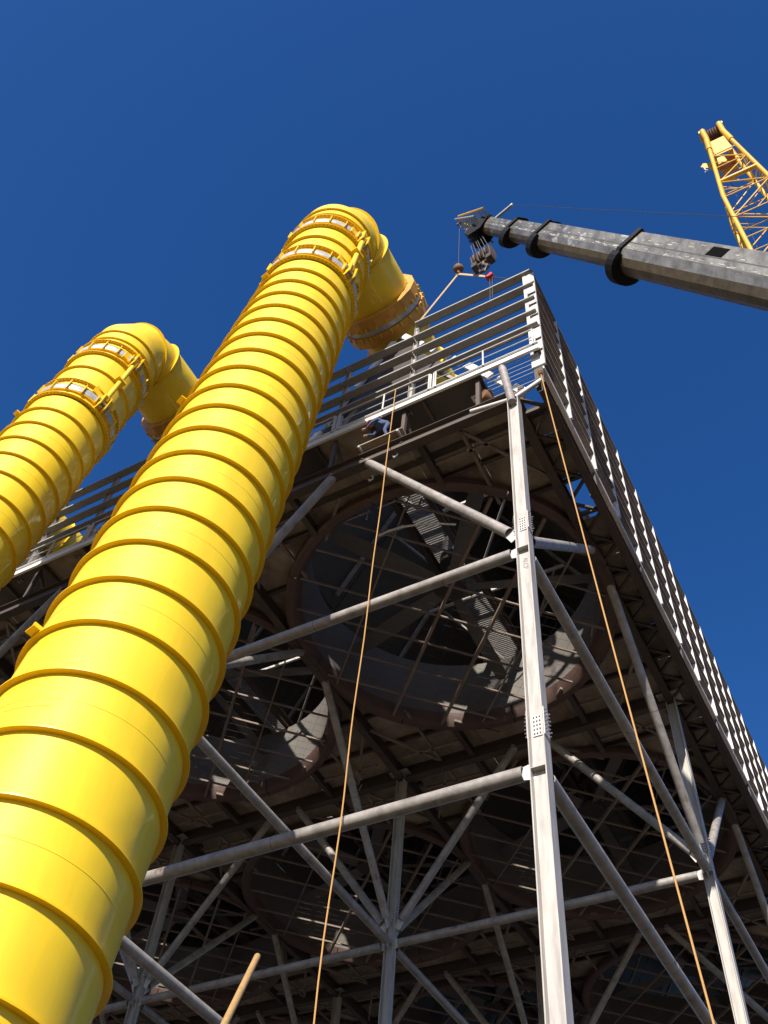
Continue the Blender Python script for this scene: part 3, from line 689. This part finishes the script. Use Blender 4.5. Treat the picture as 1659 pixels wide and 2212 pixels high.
for k in range(5):
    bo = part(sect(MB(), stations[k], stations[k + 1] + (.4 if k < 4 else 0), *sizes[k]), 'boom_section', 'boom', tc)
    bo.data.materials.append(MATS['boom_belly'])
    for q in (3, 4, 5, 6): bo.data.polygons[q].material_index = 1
    w_, h_ = sizes[k]; s0_, s1_ = stations[k] + .25, min(stations[k + 1], 24.0)
    for sd in (-1, 1):
        f = Hd + side * sd * w_ * .5
        part(MB().quad_box(f + bd * s0_ + upv * h_ * .10, bd * (s1_ - s0_), side * sd * .002, upv * h_ * .035), 'grease_line', 'grease', bo)
        part(MB().quad_box(f + bd * s0_ - upv * h_ * .115, bd * (s1_ - s0_), side * sd * .002, upv * h_ * .02), 'grease_line', 'grease', bo)
        m_ = MB()
        for q in range(int((s1_ - s0_) * 7)):
            a_ = random.uniform(s0_, s1_ - .3); v_s = random.uniform(-.09, .02) if random.random() < .75 else random.uniform(.15, .45)
            m_.quad_box(f + bd * a_ + upv * h_ * v_s, bd * random.uniform(.05, .30), side * sd * .0035, upv * random.uniform(.008, .03))
        o = part(m_, 'scratch_marks', 'scratch', bo); o['kind'] = 'stuff'
    if k:
        w_, h_ = sizes[k]; c = stations[k]
        co = part(sect(MB(), c - .02, c + .20, w_ + .14, h_ + .18), 'boom_collar', 'black', tc)
        f = Hd + bd * c + upv * (h_ / 2 + .05)
        part(MB().poly([f - side * .42, f + side * .42, f + side * .10 + upv * .28, f - side * .10 + upv * .28], bd * .16), 'rope_guide', 'black', co)
        f = Hd + bd * c - upv * (h_ / 2 + .02)
        part(MB().poly([f + upv * .30 + side * math.cos(q_) * (w_ * .60) + upv * math.sin(q_) * .62 for q_ in [math.pi * (1 + k_ / 12) for k_ in range(13)]], bd * .42), 'wear_pad', 'black', co)
f = Hd + bd * 15.6 - side * (1.10 / 2) + upv * .30
for s_ in (-1, 1):
    f = Hd + bd * 16.6 + side * s_ * (.486) + upv * .18
    part(MB().quad_box(f, bd * .75, side * s_ * .012, upv * .32), 'pin_window', 'void', tc)
# head
hd_ = part(MB().quad_box(Hd - side * .34 - upv * .48 - bd * .30, side * .68, upv * .88, bd * .55), 'boom_head', 'black', tc)
for s_ in (-.3, -.1, .1, .3):
    c = Hd - upv * .55 - bd * .15 + side * s_
    part(MB().lathe([(.05, -.04), (.34, -.04), (.30, 0), (.34, .04), (.05, .04)], c, side, n=20), 'head_sheave', 'dark_steel', tc)
for s_ in (-.38, .35): part(MB().poly([Hd - bd * .35 - upv * .35 + side * s_, Hd - bd * .2 - upv * .9 + side * s_, Hd + bd * .4 - upv * .9 + side * s_, Hd + bd * .7 - upv * .4 + side * s_, Hd + bd * .1 + upv * .40 + side * s_, Hd - bd * .2 + upv * .42 + side * s_], side * .03), 'head_plate', 'black', tc)
# jib stub: four chords with rungs, tip over the load
tip = Vector((-6.97, 13.46, hz(43.0)))
jd = (tip - (Hd - bd * .3)); J0 = Hd + bd * .05 + upv * .1; js = side
ju = js.cross(jd).normalized()
if ju.z < 0: ju = -ju
ch = []
for sx in (-1, 1):
    for sy in (-1, 1):
        a = J0 + js * sx * .70 + ju * sy * .26; b = tip + js * sx * .22 + ju * sy * .10; ch.append((a, b))
        part(MB().tube(a, b, .045, n=8), 'jib_chord', 'grey_paint' if sy < 0 else 'yellow_crane', tc)
for k in range(10):
    f0 = (k + .2) / 10
    for (p, q) in ((0, 2), (1, 3)):
        part(MB().tube(ch[p][0].lerp(ch[p][1], f0), ch[q][0].lerp(ch[q][1], f0), .028, n=6), 'jib_rung', 'grey_paint', tc)
part(MB().lathe([(.04, -.03), (.18, -.03), (.15, 0), (.18, .03), (.04, .03)], tip - Vector((0, 0, .15)), js, n=16), 'jib_sheave', 'dark_steel', tc)
# mast light on the head
part(MB().bar(Hd + upv * .4, Hd + upv * 1.35 + bd * .15, .10, .14), 'head_mast', 'grey_paint', tc)
part(MB().tube(Hd + upv * 1.3 + bd * .15, Hd + upv * 1.42 + bd * .15, .07, n=10), 'mast_lamp', 'white', tc)
# hoist rope over the boom
p = Hd + upv * 1.38 + bd * .15; q = ray(1659, 468).normalized() * 29; q.z += H0; q = p + (q - p) * 2.1
part(MB().path([p.lerp(q, k / 12) - Vector((0, 0, .12 * math.sin(math.pi * k / 12))) for k in range(13)], .011, 5), 'hoist_rope', 'wire', tc)
part(MB().bar(q, (Bs.x + 1.2, Bs.y, 2.5), .25, .25), 'rope_mast', 'grey_paint', tc)
# carrier under the boom foot
part(MB().box(Bs.x - 1.3, Bs.x + 1.9, Bs.y - 1.3, Bs.y + 1.3, 1.5, 2.6), 'turntable', 'yellow_crane', tc)
part(MB().box(Bs.x - 1.5, Bs.x + 6.5, Bs.y - 1.45, Bs.y + 1.45, .9, 1.5), 'carrier', 'yellow_crane', tc)
for k in range(5):
    for s_ in (-1, 1): part(MB().lathe([(.2, -.2), (.62, -.2), (.66, 0), (.62, .2), (.2, .2)], (Bs.x - .8 + k * 1.55, Bs.y + s_ * 1.3, .64), (0, 1, 0), n=24), 'wheel', 'black', tc)

hb = on(1044, 556, 1, 13.2); hx = Vector((bd.x, bd.y, 0)).normalized(); hy = Vector((0, 0, 1)).cross(hx); uz = Vector((0, 0, 1))
hk = thing('hook_block', 'brown multi-sheave hook block hanging under the boom head', 'hook block', tuple(hb))
for s_ in (-.26, 0, .26):
    part(MB().lathe([(.06, -.05), (.32, -.05), (.27, 0), (.32, .05), (.06, .05)], hb + hx * s_, hx, n=20), 'sheave', 'hook_brown', hk)
for s_ in (-.42, -.13, .13, .42):
    c = hb + hx * (s_ - .015)
    part(MB().poly([c + hy * -.13 + uz * .38, c + hy * .13 + uz * .38, c + hy * .29 + uz * .05, c + hy * .16 - uz * .46, c - hy * .16 - uz * .46, c - hy * .29 + uz * .05], hx * .04), 'cheek_plate', 'hook_brown', hk)
for s_ in (-.34, .34): part(MB().quad_box(hb + hx * (s_ - .12) - hy * .18 - uz * .75, hx * .24, hy * .36, uz * .34), 'ballast_weight', 'dark_steel', hk)
part(MB().tube(hb - hx * .46 - uz * .52, hb + hx * .46 - uz * .52, .07, n=10), 'crosshead', 'hook_brown', hk)
part(MB().path([hb - uz * .5, hb - uz * .85, hb - uz * 1.0 + hx * .17, hb - uz * 1.22 + hx * .20, hb - uz * 1.38 + hx * .04, hb - uz * 1.3 - hx * .15, hb - uz * 1.12 - hx * .2], .075, 8), 'hook', 'hook_brown', hk)
for s_ in (-.36, -.22, -.05, .05, .22, .36):
    part(MB().tube(hb + hx * s_ + uz * .2, Hd - upv * .6 - bd * .15 + hx * s_ * .8, .014, n=5), 'reeving_rope', 'wire', hk)

# headache ball and slings holding the front wall frame
bl = Vector((-6.97, 13.46, hz(37.5)))
ob = MB().lathe([(.0, .21), (.12, .18), (.19, .10), (.22, 0), (.19, -.10), (.12, -.18), (.0, -.21)], (0, 0, 0), (0, 0, 1), n=24, closed=False).build('hook_ball', 'rust'); ob.location = bl
tag(ob, 'round rusty hook ball hanging on a wire above the front wall', 'hook ball')
part(MB().path([bl + Vector((0, 0, -.25)), bl + Vector((.0, 0, -.4)), bl + Vector((.1, 0, -.5)), bl + Vector((0, 0, -.62)), bl + Vector((-.1, 0, -.52))], .04, 8), 'hook', 'rust', ob)
rope('ball_wire', [tip - Vector((0, 0, .3)), bl + Vector((0, 0, .20))], .014, 'wire', 'thin wire from the jib tip down to the hook ball', 'wire')
hkp = bl + Vector((0, 0, -.56))
def strap(name, a, b, label):
    a, b = Vector(a), Vector(b); m_ = MB().bar(a - b, (0, 0, 0), .11, .03, up=(0, 1, 0)); o = m_.build(name, 'sling'); o.location = b; tag(o, label, 'sling', None); return o
e1 = Vector((-8.75, YF + .1, hz(34.1))); e2 = on(1058, 598, 1, YF)
strap('lifting_sling', hkp, e1, 'tan webbing sling from the hook ball to the wall post top')
strap('lifting_sling', hkp, e2, 'tan webbing sling from the hook ball to the red chain hoist')
ch_ = thing('chain_hoist', 'small red chain hoist hung between sling and top girt', 'hoist', tuple(e2))
part(MB().lathe([(.0, -.12), (.15, -.12), (.17, 0), (.15, .12), (.0, .12)], e2, (0, 1, 0), n=16, closed=False), 'hoist_body', 'red', ch_)
e3 = on(1112, 604, 1, YF + .1)
part(MB().tube(e2, e3, .022, n=6), 'load_chain', 'wire', ch_)
e4 = Vector((e2.x - .02, YF, e2.z - 2.3))
part(MB().tube(e2, e4, .014, n=6), 'hand_chain', 'wire', ch_); part(MB().tube(e2 + Vector((.1, 0, 0)), e4 + Vector((.1, 0, .3)), .014, n=6), 'hand_chain', 'wire', ch_)

# ------------------------------------------------------------------ yellow lattice boom
A0 = ray(1540, 292); A0 = A0 * (62 / A0.z); A1 = ray(1668, 523); A1 = A1 * (48 / A1.z)
A0.z += H0; A1.z += H0; ld = (A1 - A0).normalized(); Ll = A0.z / -ld.z - .02
lc = thing('lattice_crane', 'yellow lattice crane boom standing beyond the black boom', 'crane boom', tuple(A0 + ld * Ll))
lx = Vector((1, 0, 0)); lx = (lx - ld * lx.dot(ld)).normalized(); ly = ld.cross(lx)
if ly.y < 0: ly = -ly
def half(s): return (.50 + (1.18 - .50) * min(1, max(0, (s - 1.2) / 8.5)), .52 + (1.15 - .52) * min(1, max(0, (s - 1.2) / 8.5)))
def lp(s, sx, sy): a, b = half(s); return A0 + ld * s + lx * sx * a + ly * sy * b
stn = [0, 2.2, 4.0, 5.9, 7.9, 9.9] + [9.9 + 2.35 * k for k in range(1, 30) if 9.9 + 2.35 * k < Ll - 1] + [Ll]
for sx in (-1, 1):
    for sy in (-1, 1):
        part(MB().path([lp(s, sx, sy) for s in (0, 1.2, 9.7, Ll)], .12, 10), 'chord', 'yellow_crane', lc)
        part(MB().path([lp(s, sx, sy) for s in (0, 1.2, 3.0)], .17, 10), 'chord_sleeve', 'yellow_crane', lc)
for k in range(2, len(stn) - 1):
    s0, s1 = stn[k], stn[k + 1]
    for (f, g_) in (((-1, -1), (1, -1)), ((-1, 1), (1, 1)), ((-1, -1), (-1, 1)), ((1, -1), (1, 1))):
        m_ = (s0 + s1) / 2
        if k % 2: f, g_ = g_, f
        part(MB().tube(lp(s0, *f), lp(s1, *g_), .045, n=6), 'lacing', 'yellow_crane', lc)
        part(MB().tube(lp(s0, *f), lp(s0, *g_), .04, n=6), 'lacing', 'yellow_crane', lc)
        part(MB().tube(lp(m_, *f).lerp(lp(m_, *g_), 0), lp(s1, *f).lerp(lp(s1, *g_), .5), .03, n=6), 'lacing', 'yellow_crane', lc)
a, b = half(9.7)
part(MB().tube(lp(7.9, -1, -1), lp(7.9, 1, -1), .13, n=10), 'cross_tube', 'yellow_crane', lc)
part(MB().quad_box(lp(2.0, -1, 1) + lx * .1, lp(2.0, 1, 1) - lp(2.0, -1, 1) - lx * .2, ld * 2.2, -ly * .06), 'head_plate', 'yellow_crane', lc)
part(MB().quad_box(lp(1.9, -1, -1) + lx * .1, lp(1.9, 1, -1) - lp(1.9, -1, -1) - lx * .2, ld * 2.0, ly * .06), 'head_plate', 'yellow_crane', lc)
for s_ in (-1, 1): part(MB().quad_box(lp(0, s_, -1) , ld * 3.6, ly * 1.15, lx * -s_ * .05), 'head_side', 'yellow_crane', lc)
for k in range(6):
    c = A0 + ld * .1 + lx * (-.36 + k * .145)
    part(MB().lathe([(.06, -.04), (.48, -.04), (.43, 0), (.48, .04), (.06, .04)], c, lx, n=22), 'head_sheave', 'rust', lc)
for s_ in (-1, 1):
    c = A0 + lx * s_ * .62; part(MB().tube(c - ly * .55, c + ly * .2 - ld * .2, .12, n=8), 'head_lug', 'yellow_crane', lc)
c = lp(2.2, -1, 1)
part(MB().poly([c, c - lx * .55 - ld * .5, c - lx * .75 - ld * .2, c - lx * .35 + ld * .4, c + ld * 1.6], ly * .06), 'side_bracket', 'yellow_crane', lc)
part(MB().path([c - lx * .6 + ly * .03, c - lx * .6 + ly * .03 + Vector((0, 0, -.5)), c - lx * .5 + ly * .03 + Vector((0, 0, -.75)), c - lx * .7 + ly * .03 + Vector((0, 0, -.8))], .05, 6), 'small_hook', 'silver', lc)
part(MB().path([A0 + ld * .5 + ly * 1.0, A0 + ld * 20 + ly * 1.9 - lx * .9, A0 + ld * Ll + ly * 2 - lx * 1], .02, 5), 'pendant_rope', 'wire', lc)

# ------------------------------------------------------------------ worker bending over the front truss
def make_worker(fx, fy, fz):
    t = thing('person', 'worker in blue clothes and orange helmet bending over below the walkway', 'person', (fx, fy, fz))
    V = [(0, 0, .88), (.12, 0, 1.02), (.36, 0, 1.14), (.47, 0, 1.17), (.54, 0, 1.18),
         (-.02, .11, .86), (.06, .14, .46), (-.06, .15, .07), (.07, .16, .03),
         (-.02, -.11, .86), (.12, -.14, .48), (-.04, -.15, .07), (.09, -.16, .03),
         (.38, .19, 1.12), (.50, .24, .86), (.68, .14, .70), (.38, -.19, 1.12), (.52, -.24, .87), (.72, -.12, .72)]
    Ed = [(0, 1), (1, 2), (2, 3), (3, 4), (0, 5), (5, 6), (6, 7), (7, 8), (0, 9), (9, 10), (10, 11), (11, 12), (2, 13), (13, 14), (14, 15), (2, 16), (16, 17), (17, 18)]
    Rr = [.15, .15, .15, .06, .06, .09, .065, .05, .04, .09, .065, .05, .04, .07, .05, .035, .07, .05, .035]
    me = bpy.data.meshes.new('body'); me.from_pydata(V, Ed, []); me.materials.append(MATS['blue_cloth'])
    o = bpy.data.objects.new('body', me); C.objects.link(o); o.parent = t
    sk = o.modifiers.new('skin', 'SKIN'); ss = o.modifiers.new('sub', 'SUBSURF'); ss.levels = ss.render_levels = 2; sk.use_smooth_shade = True
    for k, v in enumerate(me.skin_vertices[0].data): v.radius = (Rr[k], Rr[k]); v.use_root = (k == 0)
    hc = Vector((.60, 0, 1.22))
    h = MB().lathe([(0, -.13), (.05, -.12), (.08, -.06), (.088, 0), (.08, .07), (.05, .11), (0, .12)], hc, (.75, 0, 1), n=16, closed=False).build('head', 'skin', t)
    MB().lathe([(.13, .01), (.115, .05), (.10, .11), (.06, .15), (0, .165)], hc, (.75, 0, 1), n=18, closed=False).lathe([(.10, .005), (.145, .005), (.145, .018), (.10, .02)], hc, (.75, 0, 1), n=18).build('helmet', 'helmet', t)
    for s_ in (-1, 1):
        hp = Vector((.71, s_ * .13, .70)); hnd = MB()
        hnd.quad_box(hp - Vector((.02, .035, .02)), (.09, 0, -.02), (0, .07, 0), (0, 0, .03))
        for f in range(4): hnd.path([hp + Vector((.06, -.026 + f * .018, -.01)), hp + Vector((.11, -.027 + f * .018, -.02)), hp + Vector((.125 - .004 * f, -.027 + f * .018, -.06))], .008, 5)
        hnd.path([hp + Vector((.02, s_ * -.035, 0)), hp + Vector((.06, s_ * -.06, -.03)), hp + Vector((.09, s_ * -.055, -.05))], .009, 5)
        hnd.build('hand', 'skin', t)
    t.rotation_euler = (0, 0, 3.45)
    return t
wf = thing('work_platform', 'small work platform with clutter under the walkway where the worker stands', 'platform', (-9.4, YF + .6, ZB + .9))
zp_ = hz(25.88)
for q in range(4): part(MB().box(-10.35, -8.65, YF - .30 + q * .235, YF - .30 + q * .235 + .225, zp_ - .045, zp_ + .003 * (q % 2)), 'plank', 'deck', wf)
for xx in (-10.2, -8.8):
    part(MB().bar((xx, YF - .33, zp_ - .10), (xx, YF + .70, zp_ - .10), .07, .11), 'bearer', 'galv_light', wf)
    part(MB().bar((xx, YF + .0, ZB + .2), (xx, YF + .0, zp_ - .155), .08, .08, up=(0, 1, 0)), 'leg', 'primer', wf)
make_worker(-9.35, YF - .06, zp_ + .003)
bx_ = thing('tool_box', 'white tool box lying on the planks beside the worker', 'tool box', (-10.15, YF + .1, zp_))
part(MB().box(-10.34, -9.98, YF - .02, YF + .22, zp_ + .003, zp_ + .24), 'box_body', 'white', bx_)
part(MB().path([(-10.28, YF + .1, zp_ + .24), (-10.26, YF + .1, zp_ + .31), (-10.06, YF + .1, zp_ + .31), (-10.04, YF + .1, zp_ + .24)], .014, 6), 'handle', 'black', bx_)
for hx_, hy_, dl, lab in ((-9.0, YF + .05, .75, 'small hook on a short chain under the work platform'), (-10.0, YF + .35, 1.0, 'pale hook on a longer chain below the planks')):
    h_ = thing('chain_hook', lab, 'hook', (hx_, hy_, zp_ - .05))
    part(MB().tube((hx_, hy_, zp_ - .04), (hx_, hy_, zp_ - dl), .015, n=6), 'chain', 'galv_light', h_)
    part(MB().path([(hx_, hy_, zp_ - dl), (hx_ + .06, hy_, zp_ - dl - .08), (hx_ + .05, hy_, zp_ - dl - .2), (hx_ - .05, hy_, zp_ - dl - .24), (hx_ - .1, hy_, zp_ - dl - .15)], .03, 6), 'hook', 'white', h_)

hs = [on(px_, py_, 2, 24.85) for px_, py_ in ((818, 1157), (842, 1146), (870, 1138), (905, 1133), (945, 1131), (985, 1133))]
o = MB().path([p_ - hs[0] for p_ in hs], .035, 8).build('hose', 'white'); o.location = hs[0]
tag(o, 'white hose hanging along the inlet ring of the corner fan', 'hose')

cu = bpy.data.curves.new('chalk_mark', 'FONT'); cu.body = 'ALCP'; cu.size = .17; cu.extrude = .0008; cu.align_x = 'CENTER'
tx = bpy.data.objects.new('chalk_text', cu); me = bpy.data.meshes.new_from_object(tx); bpy.data.objects.remove(tx); me.materials.clear(); me.materials.append(MATS['chalk'])
col0 = [o for o in bpy.data.objects if o.name.startswith('steel_column') and abs(o.location.x - CX0) < .1 and abs(o.location.y - CY0) < .1][0]
mk = link('chalk_mark', me, col0); mk.matrix_parent_inverse = Matrix(); mk.location = (-.06, -.0145, hz(17.55)); mk.rotation_euler = (math.pi / 2, math.pi / 2, 0)
